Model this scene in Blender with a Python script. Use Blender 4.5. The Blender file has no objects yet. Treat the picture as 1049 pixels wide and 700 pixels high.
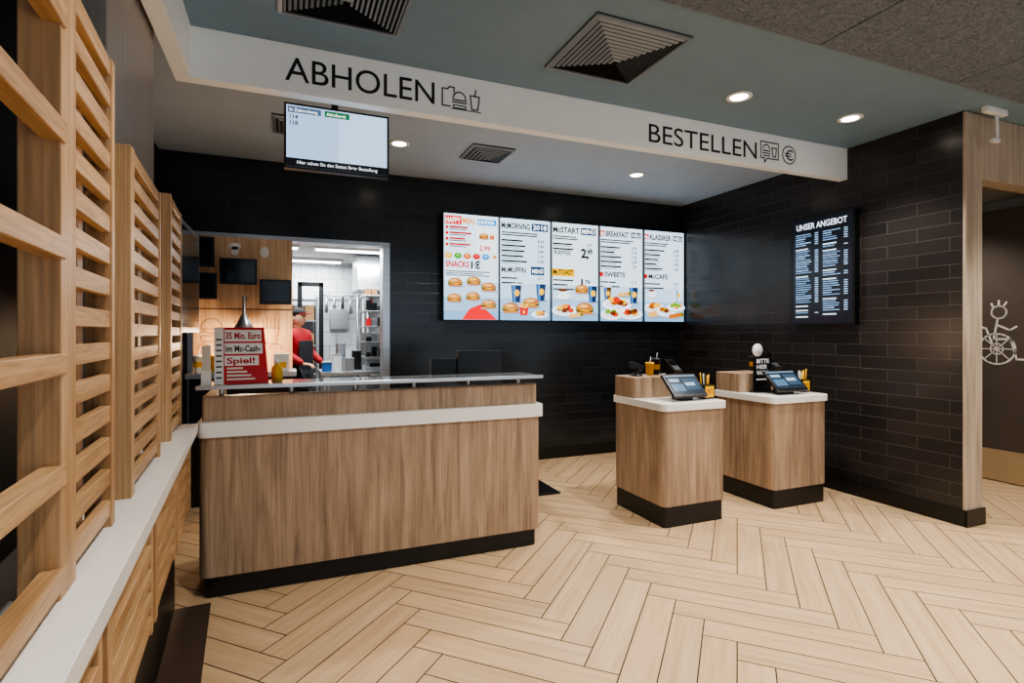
import bpy, bmesh, math, random
from mathutils import Vector, Matrix
random.seed(7)
C=bpy.context
def lin(c):
    if isinstance(c,str):
        c=c.lstrip('#'); c=[int(c[i:i+2],16) for i in (0,2,4)]
    o=[]
    for x in c[:3]:
        x=x/255.0
        o.append(x/12.92 if x<=.04045 else ((x+.055)/1.055)**2.4)
    return (o[0],o[1],o[2],1.0)

# ------------------------------------------------------------ materials
MATS={}
def newmat(name):
    m=bpy.data.materials.new(name); m.use_nodes=True
    nt=m.node_tree
    for n in list(nt.nodes): nt.nodes.remove(n)
    out=nt.nodes.new('ShaderNodeOutputMaterial'); b=nt.nodes.new('ShaderNodeBsdfPrincipled')
    nt.links.new(b.outputs[0],out.inputs[0]); MATS[name]=m
    return m,nt,b,out
def N(nt,t,**k):
    n=nt.nodes.new(t)
    for a,v in k.items(): setattr(n,a,v)
    return n
def ramp(nt,fac,stops):
    r=N(nt,'ShaderNodeValToRGB'); e=r.color_ramp.elements
    e[0].position,e[0].color=stops[0]; e[1].position,e[1].color=stops[1]
    for p,c in stops[2:]:
        x=e.new(p); x.color=c
    nt.links.new(fac,r.inputs[0]); return r
def mapping(nt,scale,coord='Object',rot=(0,0,0)):
    tc=N(nt,'ShaderNodeTexCoord'); mp=N(nt,'ShaderNodeMapping')
    mp.inputs['Scale'].default_value=scale; mp.inputs['Rotation'].default_value=rot
    nt.links.new(tc.outputs[coord],mp.inputs[0]); return mp
def bump(nt,b,h,s=.1,d=.002):
    bp=N(nt,'ShaderNodeBump'); bp.inputs['Strength'].default_value=s; bp.inputs['Distance'].default_value=d
    nt.links.new(h,bp.inputs['Height']); nt.links.new(bp.outputs[0],b.inputs['Normal'])
def paint(name,col,rough=.5,metal=0,var=.06,sc=6,bmp=.05,spec=None):
    m,nt,b,o=newmat(name); c=lin(col)
    mp=mapping(nt,(sc,sc,sc)); n=N(nt,'ShaderNodeTexNoise'); n.inputs['Scale'].default_value=1; n.inputs['Detail'].default_value=4
    nt.links.new(mp.outputs[0],n.inputs[0])
    lo=tuple(x*(1-var) for x in c[:3])+(1,); hi=tuple(min(1,x*(1+var)) for x in c[:3])+(1,)
    r=ramp(nt,n.outputs[0],[(.3,lo),(.7,hi)]); nt.links.new(r.outputs[0],b.inputs['Base Color'])
    b.inputs['Roughness'].default_value=rough; b.inputs['Metallic'].default_value=metal
    if bmp:
        n2=N(nt,'ShaderNodeTexNoise'); n2.inputs['Scale'].default_value=60
        tc=N(nt,'ShaderNodeTexCoord'); nt.links.new(tc.outputs['Object'],n2.inputs[0]); bump(nt,b,n2.outputs[0],bmp,.001)
    return m
def wood(name,dark,mid,light,scale,rough=.45,fine=9):
    m,nt,b,o=newmat(name)
    mp=mapping(nt,scale)
    n=N(nt,'ShaderNodeTexNoise'); n.inputs['Scale'].default_value=1; n.inputs['Detail'].default_value=8; n.inputs['Roughness'].default_value=.65; n.inputs['Distortion'].default_value=.6
    nt.links.new(mp.outputs[0],n.inputs[0])
    r=ramp(nt,n.outputs[0],[(.32,lin(dark)),(.5,lin(mid)),(.68,lin(light))])
    mp2=mapping(nt,tuple(s*fine if s>5 else s*1.5 for s in scale))
    n2=N(nt,'ShaderNodeTexNoise'); n2.inputs['Scale'].default_value=1; n2.inputs['Detail'].default_value=3
    nt.links.new(mp2.outputs[0],n2.inputs[0])
    r2=ramp(nt,n2.outputs[0],[(.35,(.66,.66,.66,1)),(.6,(1,1,1,1))])
    mx=N(nt,'ShaderNodeMixRGB',blend_type='MULTIPLY'); mx.inputs[0].default_value=.8
    nt.links.new(r.outputs[0],mx.inputs[1]); nt.links.new(r2.outputs[0],mx.inputs[2])
    nt.links.new(mx.outputs[0],b.inputs['Base Color']); b.inputs['Roughness'].default_value=rough
    bump(nt,b,n2.outputs[0],.12,.001); return m
def emis(name,col,st):
    m,nt,b,o=newmat(name); b.inputs['Base Color'].default_value=lin(col)
    b.inputs['Emission Color'].default_value=lin(col); b.inputs['Emission Strength'].default_value=st; return m

CW_D,CW_M,CW_L='#88715c','#ab9075','#c1a78b'
wood('counter_oak_vertical',CW_D,CW_M,CW_L,(22,22,1.6))
wood('slat_oak_y','#a87f54','#c39b6f','#d3ae84',(16,1.2,16))
wood('slat_oak_z','#a87f54','#c39b6f','#d3ae84',(16,16,1.2))
wood('trim_oak','#9d8d7c','#bba994','#ccbba6',(16,16,1.2))
wood('kitchen_oak','#c39a6c','#deb68a','#eac8a0',(12,12,1.0))
paint('white_solid_surface','#f1efea',.3,var=.02)
paint('beam_white','#f1f5f4',.55,var=.02)
paint('ceiling_paint','#7890a0',.65,var=.03)
paint('ceiling_back_paint','#a9b8c8',.65,var=.03)
paint('ceiling_kitchen_paint','#d8dad6',.6,var=.02)
paint('black_plinth','#0f0f10',.4)
paint('black_plastic','#0c0d0f',.35)
paint('screen_glass_off','#050608',.12,bmp=0)
paint('dark_wall','#101113',.6)
paint('brown_door','#554a42',.6,var=.05)
paint('wc_wall','#c4b8a8',.6)
paint('tan_metal','#c2a985',.35,metal=.3)
paint('grey_metal','#8c8f91',.4,metal=.8)
paint('vent_metal','#869099',.45,metal=.3)
paint('vent_dark','#101112',.8)
paint('white_plastic','#e4e4e0',.4)
paint('red_card','#c81a20',.5)
paint('yellow_plastic','#f0b410',.4)
paint('blue_plastic','#2f6fbc',.4)
paint('skin','#c99577',.5)
paint('uniform_black','#1b1c20',.8)
paint('uniform_red','#a0181e',.8)
paint('hair_brown','#3a261a',.7)
paint('trousers','#22242a',.85)
paint('cardboard','#b58b5d',.7)
paint('kitchen_floor','#8a8580',.4)
emis('lamp_glow','#fff1dc',14)
emis('tube_glow','#f4f8ff',8)
emis('heat_glow','#ffb060',5)
def steel(name,col,rough=.3,sc=(3,3,120),metal=.9):
    m,nt,b,o=newmat(name); mp=mapping(nt,sc); n=N(nt,'ShaderNodeTexNoise'); n.inputs['Scale'].default_value=1; n.inputs['Detail'].default_value=5
    nt.links.new(mp.outputs[0],n.inputs[0]); c=lin(col)
    r=ramp(nt,n.outputs[0],[(.3,tuple(x*.75 for x in c[:3])+(1,)),(.7,c)])
    nt.links.new(r.outputs[0],b.inputs['Base Color']); b.inputs['Metallic'].default_value=metal; b.inputs['Roughness'].default_value=rough
    bump(nt,b,n.outputs[0],.05,.001)
steel('steel','#c9cccf'); steel('column_steel','#b3aaa2',.35,(90,90,1.5),.4)
steel('floor_strip','#54433a',.5,(60,60,60),.1)
m,nt,b,o=newmat('acoustic_panel')
mp=mapping(nt,(1,1,1)); n=N(nt,'ShaderNodeTexNoise'); n.inputs['Scale'].default_value=38; n.inputs['Detail'].default_value=6; n.inputs['Roughness'].default_value=.8; n.inputs['Distortion'].default_value=2
nt.links.new(mp.outputs[0],n.inputs[0]); r=ramp(nt,n.outputs[0],[(.35,lin('#40464e')),(.65,lin('#868f99'))])
nt.links.new(r.outputs[0],b.inputs['Base Color']); b.inputs['Roughness'].default_value=.9; bump(nt,b,n.outputs[0],.5,.006)
def tile(name,c1,c2,mort,bw,rh,ms,rough,bs=.4):
    m,nt,b,o=newmat(name)
    tc=N(nt,'ShaderNodeTexCoord'); sp=N(nt,'ShaderNodeSeparateXYZ'); ad=N(nt,'ShaderNodeMath',operation='ADD'); cb=N(nt,'ShaderNodeCombineXYZ')
    nt.links.new(tc.outputs['Object'],sp.inputs[0]); nt.links.new(sp.outputs[0],ad.inputs[0]); nt.links.new(sp.outputs[1],ad.inputs[1])
    nt.links.new(ad.outputs[0],cb.inputs[0]); nt.links.new(sp.outputs[2],cb.inputs[1])
    br=N(nt,'ShaderNodeTexBrick'); nt.links.new(cb.outputs[0],br.inputs[0])
    br.offset=.5; br.inputs['Color1'].default_value=lin(c1); br.inputs['Color2'].default_value=lin(c2); br.inputs['Mortar'].default_value=lin(mort)
    br.inputs['Scale'].default_value=1; br.inputs['Mortar Size'].default_value=ms; br.inputs['Mortar Smooth'].default_value=.1
    br.inputs['Brick Width'].default_value=bw; br.inputs['Row Height'].default_value=rh
    nt.links.new(br.outputs[0],b.inputs['Base Color']); b.inputs['Roughness'].default_value=rough
    iv=N(nt,'ShaderNodeMath',operation='SUBTRACT'); iv.inputs[0].default_value=1; nt.links.new(br.outputs['Fac'],iv.inputs[1])
    bump(nt,b,iv.outputs[0],bs,.003)
tile('dark_wall_tile','#1d2024','#262a2e','#3a3d41',.45,.1,.002,.24)
tile('warm_lit_wall_tile','#252323','#322e2d','#504d4a',.45,.1,.002,.24)  # dark wall tile again, with warm lamp light put into its colour
tile('kitchen_tile','#dde1e2','#d0d5d7','#8c9292',.2,.2,.004,.25)
m,nt,b,o=newmat('floor_wood_tile')
uv=N(nt,'ShaderNodeUVMap'); uv.uv_map='UVMap'; mp=N(nt,'ShaderNodeMapping'); mp.inputs['Scale'].default_value=(1.6,26,1)
nt.links.new(uv.outputs[0],mp.inputs[0]); n=N(nt,'ShaderNodeTexNoise'); n.inputs['Scale'].default_value=1; n.inputs['Detail'].default_value=7; n.inputs['Roughness'].default_value=.6; n.inputs['Distortion'].default_value=.5
nt.links.new(mp.outputs[0],n.inputs[0]); r=ramp(nt,n.outputs[0],[(.3,lin('#bd9d78')),(.5,lin('#cfaf89')),(.72,lin('#dabd98'))])
at=N(nt,'ShaderNodeAttribute'); at.attribute_name='Col'
mx=N(nt,'ShaderNodeMixRGB',blend_type='MULTIPLY'); mx.inputs[0].default_value=1
nt.links.new(r.outputs[0],mx.inputs[1]); nt.links.new(at.outputs['Color'],mx.inputs[2]); nt.links.new(mx.outputs[0],b.inputs['Base Color'])
b.inputs['Roughness'].default_value=.34; bump(nt,b,n.outputs[0],.08,.001)
paint('floor_grout','#33291f',.8)
m,nt,b,o=newmat('screen_image'); at=N(nt,'ShaderNodeAttribute'); at.attribute_name='Col'
b.inputs['Base Color'].default_value=(.01,.01,.01,1); b.inputs['Roughness'].default_value=.2
nt.links.new(at.outputs['Color'],b.inputs['Emission Color']); b.inputs['Emission Strength'].default_value=1.9
m,nt,b,o=newmat('printed'); at=N(nt,'ShaderNodeAttribute'); at.attribute_name='Col'
nt.links.new(at.outputs['Color'],b.inputs['Base Color']); b.inputs['Roughness'].default_value=.5
m,nt,b,o=newmat('smoked_glass'); b.inputs['Base Color'].default_value=lin('#b4bcbc'); b.inputs['Roughness'].default_value=.08
b.inputs['Transmission Weight'].default_value=.5; b.inputs['IOR'].default_value=1.45

# ------------------------------------------------------------ mesh builder
TXT={}
def textmesh(s,bold=0.0,res=3):
    k=(s,bold,res)
    if k in TXT: return TXT[k]
    cu=bpy.data.curves.new('t','FONT'); cu.body=s; cu.size=1; cu.resolution_u=res; cu.offset=bold
    ob=bpy.data.objects.new('t',cu); C.collection.objects.link(ob)
    dg=C.evaluated_depsgraph_get(); dg.update(); e=ob.evaluated_get(dg); me=e.to_mesh()
    vs=[(v.co.x,v.co.y) for v in me.vertices]; fs=[tuple(p.vertices) for p in me.polygons]; e.to_mesh_clear()
    bpy.data.objects.remove(ob); bpy.data.curves.remove(cu)
    if not vs: vs=[(0,0)]
    x0=min(v[0] for v in vs);x1=max(v[0] for v in vs);y0=min(v[1] for v in vs);y1=max(v[1] for v in vs)
    TXT[k]=(vs,fs,x0,x1,y0,y1); return TXT[k]
class B:
    def __init__(s,name): s.n=name;s.v=[];s.f=[];s.m=[];s.c=[];s.mats=[];s.sm=[];s.uv={}
    def mi(s,m):
        if m not in s.mats: s.mats.append(m)
        return s.mats.index(m)
    def add(s,vs,fs,mat,col=(1,1,1,1),smooth=False,M=None):
        o=len(s.v)
        for v in vs:
            v=Vector(v); s.v.append(M@v if M is not None else v)
        k=s.mi(mat)
        for f in fs:
            s.f.append(tuple(i+o for i in f)); s.m.append(k); s.c.append(col); s.sm.append(smooth)
    def box(s,x0,x1,y0,y1,z0,z1,mat,M=None,col=(1,1,1,1)):
        vs=[(x0,y0,z0),(x1,y0,z0),(x1,y1,z0),(x0,y1,z0),(x0,y0,z1),(x1,y0,z1),(x1,y1,z1),(x0,y1,z1)]
        s.add(vs,[(0,3,2,1),(4,5,6,7),(0,1,5,4),(1,2,6,5),(2,3,7,6),(3,0,4,7)],mat,col,M=M)
    def prism(s,poly,z0,z1,mat,M=None,col=(1,1,1,1)):
        n=len(poly); vs=[(x,y,z0) for x,y in poly]+[(x,y,z1) for x,y in poly]
        fs=[tuple(range(n-1,-1,-1)),tuple(range(n,2*n))]+[(i,(i+1)%n,n+(i+1)%n,n+i) for i in range(n)]
        s.add(vs,fs,mat,col,M=M)
    def lathe(s,prof,cx,cy,cz,mat,seg=20,M=None,col=(1,1,1,1),smooth=True):
        vs=[];fs=[]
        for r,z in prof:
            for i in range(seg):
                a=2*math.pi*i/seg; vs.append((cx+r*math.cos(a),cy+r*math.sin(a),cz+z))
        for j in range(len(prof)-1):
            for i in range(seg):
                a=j*seg+i;b_=j*seg+(i+1)%seg; fs.append((a,b_,b_+seg,a+seg))
        fs.append(tuple(range(seg-1,-1,-1))); k=(len(prof)-1)*seg; fs.append(tuple(range(k,k+seg)))
        s.add(vs,fs,mat,col,smooth,M)
    def tube(s,p0,p1,r,mat,seg=10,r1=None):
        p0=Vector(p0);p1=Vector(p1);d=(p1-p0);L=d.length
        q=d.to_track_quat('Z','Y').to_matrix().to_4x4(); M=Matrix.Translation(p0)@q
        s.lathe([(r,0),(r if r1 is None else r1,L)],0,0,0,mat,seg,M)
    def ball(s,c,r,mat,sc=(1,1,1),seg=16):
        pr=[(max(.001,math.sin(math.pi*i/10))*r,-math.cos(math.pi*i/10)*r) for i in range(11)]
        s.lathe(pr,0,0,0,mat,seg,Matrix.Translation(c)@Matrix.Diagonal((sc[0],sc[1],sc[2],1)))
    def done(s,bevel=0,parent=None,seg=2):
        me=bpy.data.meshes.new(s.n); me.from_pydata([tuple(v) for v in s.v],[],s.f)
        for m in s.mats: me.materials.append(MATS[m])
        me.polygons.foreach_set('material_index',s.m); me.polygons.foreach_set('use_smooth',s.sm)
        ca=me.color_attributes.new('Col','FLOAT_COLOR','CORNER'); buf=[]
        for p,c in zip(me.polygons,s.c): buf+=list(c)*p.loop_total
        ca.data.foreach_set('color',buf)
        me.update(); ob=bpy.data.objects.new(s.n,me); C.collection.objects.link(ob)
        if bevel:
            md=ob.modifiers.new('bevel','BEVEL'); md.width=bevel; md.segments=seg; md.limit_method='ANGLE'; md.angle_limit=math.radians(50)
        if parent: ob.parent=parent
        return ob
def rrect(x0,x1,y0,y1,r,n=8):
    p=[]
    for cx,cy,a0 in ((x1-r,y0+r,-90),(x1-r,y1-r,0),(x0+r,y1-r,90),(x0+r,y0+r,180)):
        for i in range(n+1):
            a=math.radians(a0+90*i/n); p.append((cx+r*math.cos(a),cy+r*math.sin(a)))
    return p
class Canvas:
    """flat graphics on a real surface: origin, right, up"""
    def __init__(s,b,o,u,v,mat,lay=.0006):
        s.b=b;s.o=Vector(o);s.u=Vector(u).normalized();s.v=Vector(v).normalized();s.n=s.u.cross(s.v);s.mat=mat;s.lay=lay
    def P(s,x,y,l): return s.o+s.u*x+s.v*y+s.n*(s.lay*l)
    def poly(s,pts,col,l=1): s.b.add([s.P(x,y,l) for x,y in pts],[tuple(range(len(pts)))],s.mat,lin(col))
    def rect(s,x0,y0,x1,y1,col,l=1): s.poly([(x0,y0),(x1,y0),(x1,y1),(x0,y1)],col,l)
    def ell(s,cx,cy,rx,ry,col,l=1,a0=0,a1=360,n=16):
        full=(a1-a0)>=360; k=n if full else n+1
        s.poly([(cx+rx*math.cos(math.radians(a0+(a1-a0)*i/n)),cy+ry*math.sin(math.radians(a0+(a1-a0)*i/n))) for i in range(k)],col,l)
    def line(s,pts,w,col,l=1):
        for (x0,y0),(x1,y1) in zip(pts,pts[1:]):
            dx,dy=x1-x0,y1-y0;L=math.hypot(dx,dy) or 1; nx,ny=-dy/L*w/2,dx/L*w/2; ex,ey=dx/L*w*.3,dy/L*w*.3
            s.poly([(x0-nx-ex,y0-ny-ey),(x1-nx+ex,y1-ny+ey),(x1+nx+ex,y1+ny+ey),(x0+nx-ex,y0+ny-ey)],col,l)
    def ring(s,cx,cy,r,w,col,l=1,n=24,a0=0,a1=360,ry=None):
        ry=ry or r
        s.line([(cx+r*math.cos(math.radians(a0+(a1-a0)*i/n)),cy+ry*math.sin(math.radians(a0+(a1-a0)*i/n))) for i in range(n+1)],w,col,l)
    def text(s,t,x,y,h,col,l=2,w=None,bold=0.0,center=False,res=3):
        vs,fs,x0,x1,y0,y1=textmesh(t,bold,res); sy=h/.72
        sx=sy if w is None else w/(x1-x0)
        off=x-(x1-x0)*sx/2 if center else x
        s.b.add([s.P(off+(a-x0)*sx,y+b_*sy,l) for a,b_ in vs],fs,s.mat,lin(col))
        return off+(x1-x0)*sx

# ------------------------------------------------------------ room shell
XR,YB,YE=4.51,5.42,2.38; XL=-1.0; ZC=3.0
def floor():
    W=.148;L=6*W; g=.0028
    bm=bmesh.new(); uvl=bm.loops.layers.uv.new('UVMap'); cl=bm.loops.layers.float_color.new('Col')
    rot=Matrix.Rotation(math.radians(45),3,'Z')
    x0,x1,y0,y1=XL,7.6,-2.5,YB+.14
    def plank(ax,ay,lx,ly,horiz):
        c=rot@Vector((ax+lx/2,ay+ly/2,0))
        if c.x<x0-1 or c.x>x1+1 or c.y<y0-1 or c.y>y1+1: return
        pts=[(ax+g,ay+g),(ax+lx-g,ay+g),(ax+lx-g,ay+ly-g),(ax+g,ay+ly-g)]
        vs=[bm.verts.new(rot@Vector((a,b_,0))) for a,b_ in pts]
        f=bm.faces.new(vs); ru,rv=random.random()*40,random.random()*40; t=random.uniform(.92,1.04); tw=random.uniform(-.015,.015)
        for lp,(a,b_) in zip(f.loops,pts):
            u,v=(a-ax,b_-ay) if horiz else (b_-ay,a-ax)
            lp[uvl].uv=(u+ru,v+rv); lp[cl]=(t+tw,t,t-tw,1)
    for k in range(-100,130):
        for m_ in range(-11,12):
            ox,oy=k*W+m_*L,k*W-m_*L
            plank(ox,oy,L,W,True); plank(ox+L,oy+W-L,W,L,False)
    for co,no in (((x0,0,0),(-1,0,0)),((x1,0,0),(1,0,0)),((0,y0,0),(0,-1,0)),((0,y1,0),(0,1,0))):
        bmesh.ops.bisect_plane(bm,geom=bm.verts[:]+bm.edges[:]+bm.faces[:],plane_co=co,plane_no=no,clear_outer=True)
    for f in bm.faces: f.material_index=0
    vs=[bm.verts.new(p) for p in ((x0,y0,-.002),(x1,y0,-.002),(x1,y1,-.002),(x0,y1,-.002))]; f=bm.faces.new(vs); f.material_index=1
    vs=[bm.verts.new(p) for p in ((x0,y0,-.05),(x0,y1,-.05),(x1,y1,-.05),(x1,y0,-.05))]; f=bm.faces.new(vs); f.material_index=1
    me=bpy.data.meshes.new('floor'); bm.to_mesh(me); bm.free()
    me.materials.append(MATS['floor_wood_tile']); me.materials.append(MATS['floor_grout'])
    ob=bpy.data.objects.new('floor',me); C.collection.objects.link(ob)
floor()
b=B('floor_kitchen'); b.box(XL,2.6,YB+.14,8.8,-.05,0,'kitchen_floor'); b.done()
b=B('wall_back'); OX0,OX1,OZ=-.77,.92,2.25
b.box(XL,OX0,YB,YB+.14,0,3.1,'dark_wall_tile'); b.box(OX1,6.3,YB,YB+.14,0,3.1,'dark_wall_tile'); b.box(OX0,OX1,YB,YB+.14,OZ,3.1,'dark_wall_tile'); b.done()
b=B('wall_right'); b.box(XR,4.69,YE,YB,0,3.1,'warm_lit_wall_tile'); b.done()
b=B('trim_1'); b.box(XR-.004,4.705,YE-.02,YE,0,2.99,'trim_oak'); b.done(.002)
b=B('trim_2'); b.box(4.705,7.5,YE-.01,YE+.12,2.53,2.995,'trim_oak'); b.done(.002)
b=B('baseboard_right'); b.box(XR-.015,XR,YE-.03,YB-.015,0,.12,'black_plinth'); b.box(XR-.015,4.72,YE-.035,YE-.02,0,.12,'black_plinth'); b.done(.002)
b=B('baseboard_back'); b.box(OX1+.05,XR-.015,YB-.015,YB,0,.12,'black_plinth'); b.done(.002)
b=B('wall_left'); b.box(XL-.12,XL,-2.5,8.8,0,3.1,'dark_wall'); b.done()
b=B('wall_corridor'); b.box(6.23,6.35,-1.0,YB,0,3.1,'wc_wall'); b.done()
b=B('ceiling'); b.box(XL,7.6,-2.5,3.26,ZC,ZC+.1,'ceiling_paint'); b.box(XL,7.6,3.26,YB,2.96,ZC+.1,'ceiling_back_paint'); b.done()
b=B('ceiling_acoustic_panels')
for i in range(-3,4):
    for j in range(4):
        x=2.70+i*1.2; y=2.12-(j+1)*1.2
        x0_=max(x,-.45)
        if x+1.2>7.5 or x+1.2<-.3: continue
        b.box(x0_+.004,x+1.196,y+.004,y+1.196,2.975,3.0,'acoustic_panel')
b.done(.004)
b=B('ceiling_beam'); b.box(-.54,XR,3.255,3.335,2.73,3.0,'beam_white'); b.box(-.54,-.46,-2.4,3.255,2.73,3.0,'beam_white'); b.done(.003)
b=B('trim_3') # pass-through frame
b.box(OX1-.05,OX1+.02,YB-.02,YB+.16,0,OZ,'steel'); b.box(OX0-.02,OX1+.02,YB-.02,YB+.16,OZ-.01,OZ+.03,'steel'); b.box(OX0-.02,OX0+.03,YB-.02,YB+.16,0,OZ,'steel'); b.done(.002)
def lettering(name,t,x0,x1,z,icons):
    b=B(name); c=Canvas(b,(0,3.2535,0),(1,0,0),(0,0,1),'printed')
    c.text(t,x0,z,.138,'#101010',1,w=x1-x0,bold=0,res=8); icons(c); b.done()
K='#141414'
def ic1(c):
    x=.885;z=2.80;w=.008
    c.line([(x,z),(x,z+.105),(x+.035,z+.105),(x+.045,z+.12),(x+.075,z+.12),(x+.075,z+.09)],w,K); c.line([(x,z),(x+.05,z)],w,K)
    c.ring(x+.11,z+.055,.04,w,K,a0=0,a1=180,n=10); c.line([(x+.065,z+.045),(x+.155,z+.045)],w,K); c.line([(x+.065,z+.03),(x+.155,z+.03)],w,K); c.line([(x+.07,z+.012),(x+.15,z+.012),(x+.15,z-.005),(x+.07,z-.005),(x+.07,z+.012)],w*.8,K)
    c.line([(x+.18,z+.085),(x+.24,z+.085),(x+.23,z),(x+.19,z),(x+.18,z+.085)],w,K); c.line([(x+.21,z+.085),(x+.217,z+.125)],w,K)
    c.line([(x+.06,z-.012),(x+.25,z-.012)],w*.7,K)
def ic2(c):
    x=3.50;z=2.80;w=.009
    c.line([(x,z+.13),(x+.19,z+.13),(x+.19,z),(x+.07,z),(x+.04,z-.035),(x+.04,z),(x,z),(x,z+.13)],w,K)
    c.ring(x+.06,z+.075,.035,w,K,a0=0,a1=180,n=8); c.line([(x+.02,z+.06),(x+.1,z+.06)],w,K); c.line([(x+.02,z+.04),(x+.1,z+.04)],w,K); c.line([(x+.025,z+.02),(x+.095,z+.02)],w,K)
    c.line([(x+.12,z+.09),(x+.17,z+.09),(x+.16,z+.02),(x+.13,z+.02),(x+.12,z+.09)],w,K)
    c.ring(x+.31,z+.055,.072,w,K); c.ring(x+.325,z+.055,.038,w*1.3,K,a0=50,a1=310,n=14); c.line([(x+.265,z+.065),(x+.33,z+.065)],w,K); c.line([(x+.265,z+.045),(x+.33,z+.045)],w,K)
lettering('pickup_sign_lettering','ABHOLEN',-.007,.836,2.796,ic1)
lettering('order_sign_lettering','BESTELLEN',2.42,3.457,2.78,ic2)

# ------------------------------------------------------------ vents and lamps
def vent(x0,x1,y0,y1,z,n,name='air_vent'):
    b=B(name); b.box(x0,x1,y0,y1,z-.006,z,'vent_dark'); cx,cy=(x0+x1)/2,(y0+y1)/2; hx,hy=(x1-x0)/2,(y1-y0)/2
    def fr(s0,z0,s1,z1,mat):
        p=[(cx-hx*s0,cy-hy*s0,z0),(cx+hx*s0,cy-hy*s0,z0),(cx+hx*s0,cy+hy*s0,z0),(cx-hx*s0,cy+hy*s0,z0)]
        q=[(cx-hx*s1,cy-hy*s1,z1),(cx+hx*s1,cy-hy*s1,z1),(cx+hx*s1,cy+hy*s1,z1),(cx-hx*s1,cy+hy*s1,z1)]
        b.add(p+q,[(i,(i+1)%4,4+(i+1)%4,4+i) for i in range(4)],mat)
    fr(1,z-.007,1,z-.014,'vent_metal'); fr(1,z-.014,.93,z-.016,'vent_metal'); fr(.93,z-.016,.93,z-.007,'vent_metal')
    for i in range(n):
        s=.92-.9*i/n; st=.9/n
        fr(s,z-.012-.05*i/n,s-st*.55,z-.020-.05*i/n,'vent_metal')
    b.done()
vent(1.43,2.03,2.34,2.94,3.0,11); vent(-.04,.56,2.34,2.94,3.0,11)
vent(1.42,1.80,4.26,4.65,2.96,6); vent(-.10,.28,4.22,4.6,2.96,6)
def downlight(x,y,z,e,size=1.9,col=(1,.94,.86)):
    b=B('downlight'); b.lathe([(.085,0),(.085,-.006),(.062,-.008),(.058,-.001)],x,y,z,'white_plastic',28); b.lathe([(.055,0),(.055,-.004)],x,y,z-.002,'lamp_glow',24); ob=b.done()
    l=bpy.data.lights.new('spot','SPOT'); l.energy=e; l.spot_size=size; l.spot_blend=.6; l.shadow_soft_size=.05; l.color=col
    o=bpy.data.objects.new('spot_source',l); o.location=(x,y,z-.05); C.collection.objects.link(o); o.parent=ob
E=122
for x,y in ((2.835,2.818),(3.886,2.783)): downlight(x,y,3.0,E)
for x,y in ((3.196,4.496),(.86,4.5)): downlight(x,y,2.96,E*.85)
for x,y in ((.5,1.5),(2.1,1.5),(3.7,1.5),(5.3,1.5),(.5,-.5),(2.1,-.5),(3.7,-.5),(5.3,-.5)): downlight(x,y,2.975,E)  # unseen downlights out of view, added for illumination
downlight(5.4,3.3,2.96,110)  # one more unseen downlight, also added for illumination

# ------------------------------------------------------------ pickup counter
b=B('pickup_counter'); X0,X1,Y0,Y1=-.423,1.563,3.225,3.9
b.prism(rrect(X0+.02,X1-.04,Y0+.03,Y1-.03,.03),0,.115,'black_plinth')
b.prism(rrect(X0,X1-.02,Y0,Y1,.05),.115,.85,'counter_oak_vertical')
b.prism(rrect(X0-.01,X1+.005,Y0-.015,Y1+.01,.055),.85,.93,'white_solid_surface')
b.prism(rrect(X0+.01,X1-.03,Y0+.04,Y0+.12,.02),.93,1.06,'counter_oak_vertical')
b.box(X0+.01,X0+.08,Y0+.12,Y1-.1,.93,1.06,'counter_oak_vertical')
for i in range(6):
    x=X0+.1+i*(X1-X0-.25)/5; b.tube((x,Y0+.08,1.06),(x,Y0+.08,1.105),.012,'steel')
b.box(X0-.01,X1-.01,Y0-.005,Y0+.33,1.105,1.117,'smoked_glass'); b.box(X0-.012,X1-.008,Y0-.01,Y0+.002,1.1,1.122,'steel')
b.done(.003)

# ------------------------------------------------------------ order counters
HT=.89; RZ=1.05
def order_counter(x0,y0,w,l,h=HT):
    b=B('order_counter'); x1,y1=x0+w,y0+l
    b.prism(rrect(x0+.02,x1-.02,y0+.02,y1-.02,.03),0,.15,'black_plinth')
    b.prism(rrect(x0+.01,x1-.01,y0+.01,y1-.01,.045),.15,h-.055,'counter_oak_vertical')
    b.prism(rrect(x0-.005,x1+.005,y0-.005,y1+.005,.05),h-.055,h,'white_solid_surface')
    b.prism(rrect(x0+.01,x1-.01,y0+l*.55,y1-.01,.03),h,RZ,'counter_oak_vertical')
    b.done(.004)
order_counter(2.465,3.144,.586,.661); order_counter(3.533,3.154,.616,.66)
def tablet(x0,x1,y,z):
    b=B('payment_tablet'); w=x1-x0
    M=Matrix.Translation((x0,y,z+.03))@Matrix.Rotation(math.radians(44),4,'X')
    b.box(0,w,0,.22,-.012,.012,'black_plastic',M); 
    c=Canvas(b,M@Vector((0,0,.0126)),(1,0,0),M.to_3x3()@Vector((0,1,0)),'screen_image')
    c.rect(.015,.02,w-.015,.205,'#1c2a38',1); c.rect(.015,.19,w-.015,.205,'#6c8092',2); c.rect(.025,.05,w*.45,.12,'#4b6a85',2); c.rect(w*.5,.06,w-.03,.17,'#33495e',2); c.rect(.03,.14,w*.4,.17,'#8fa3b3',2); c.rect(w*.52,.1,w-.06,.13,'#a3b3c0',3)
    b.box(w*.3,w*.7,.02,.12,.001,.03,'black_plastic',Matrix.Translation((x0,y+.03,z)))
    b.box(w*.35,w*.65,.1,.125,.001,.13,'black_plastic',Matrix.Translation((x0,y+.03,z)))
    b.done(.004)
tablet(2.62,2.93,3.22,HT); tablet(3.66,4.0,3.23,HT)
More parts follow.
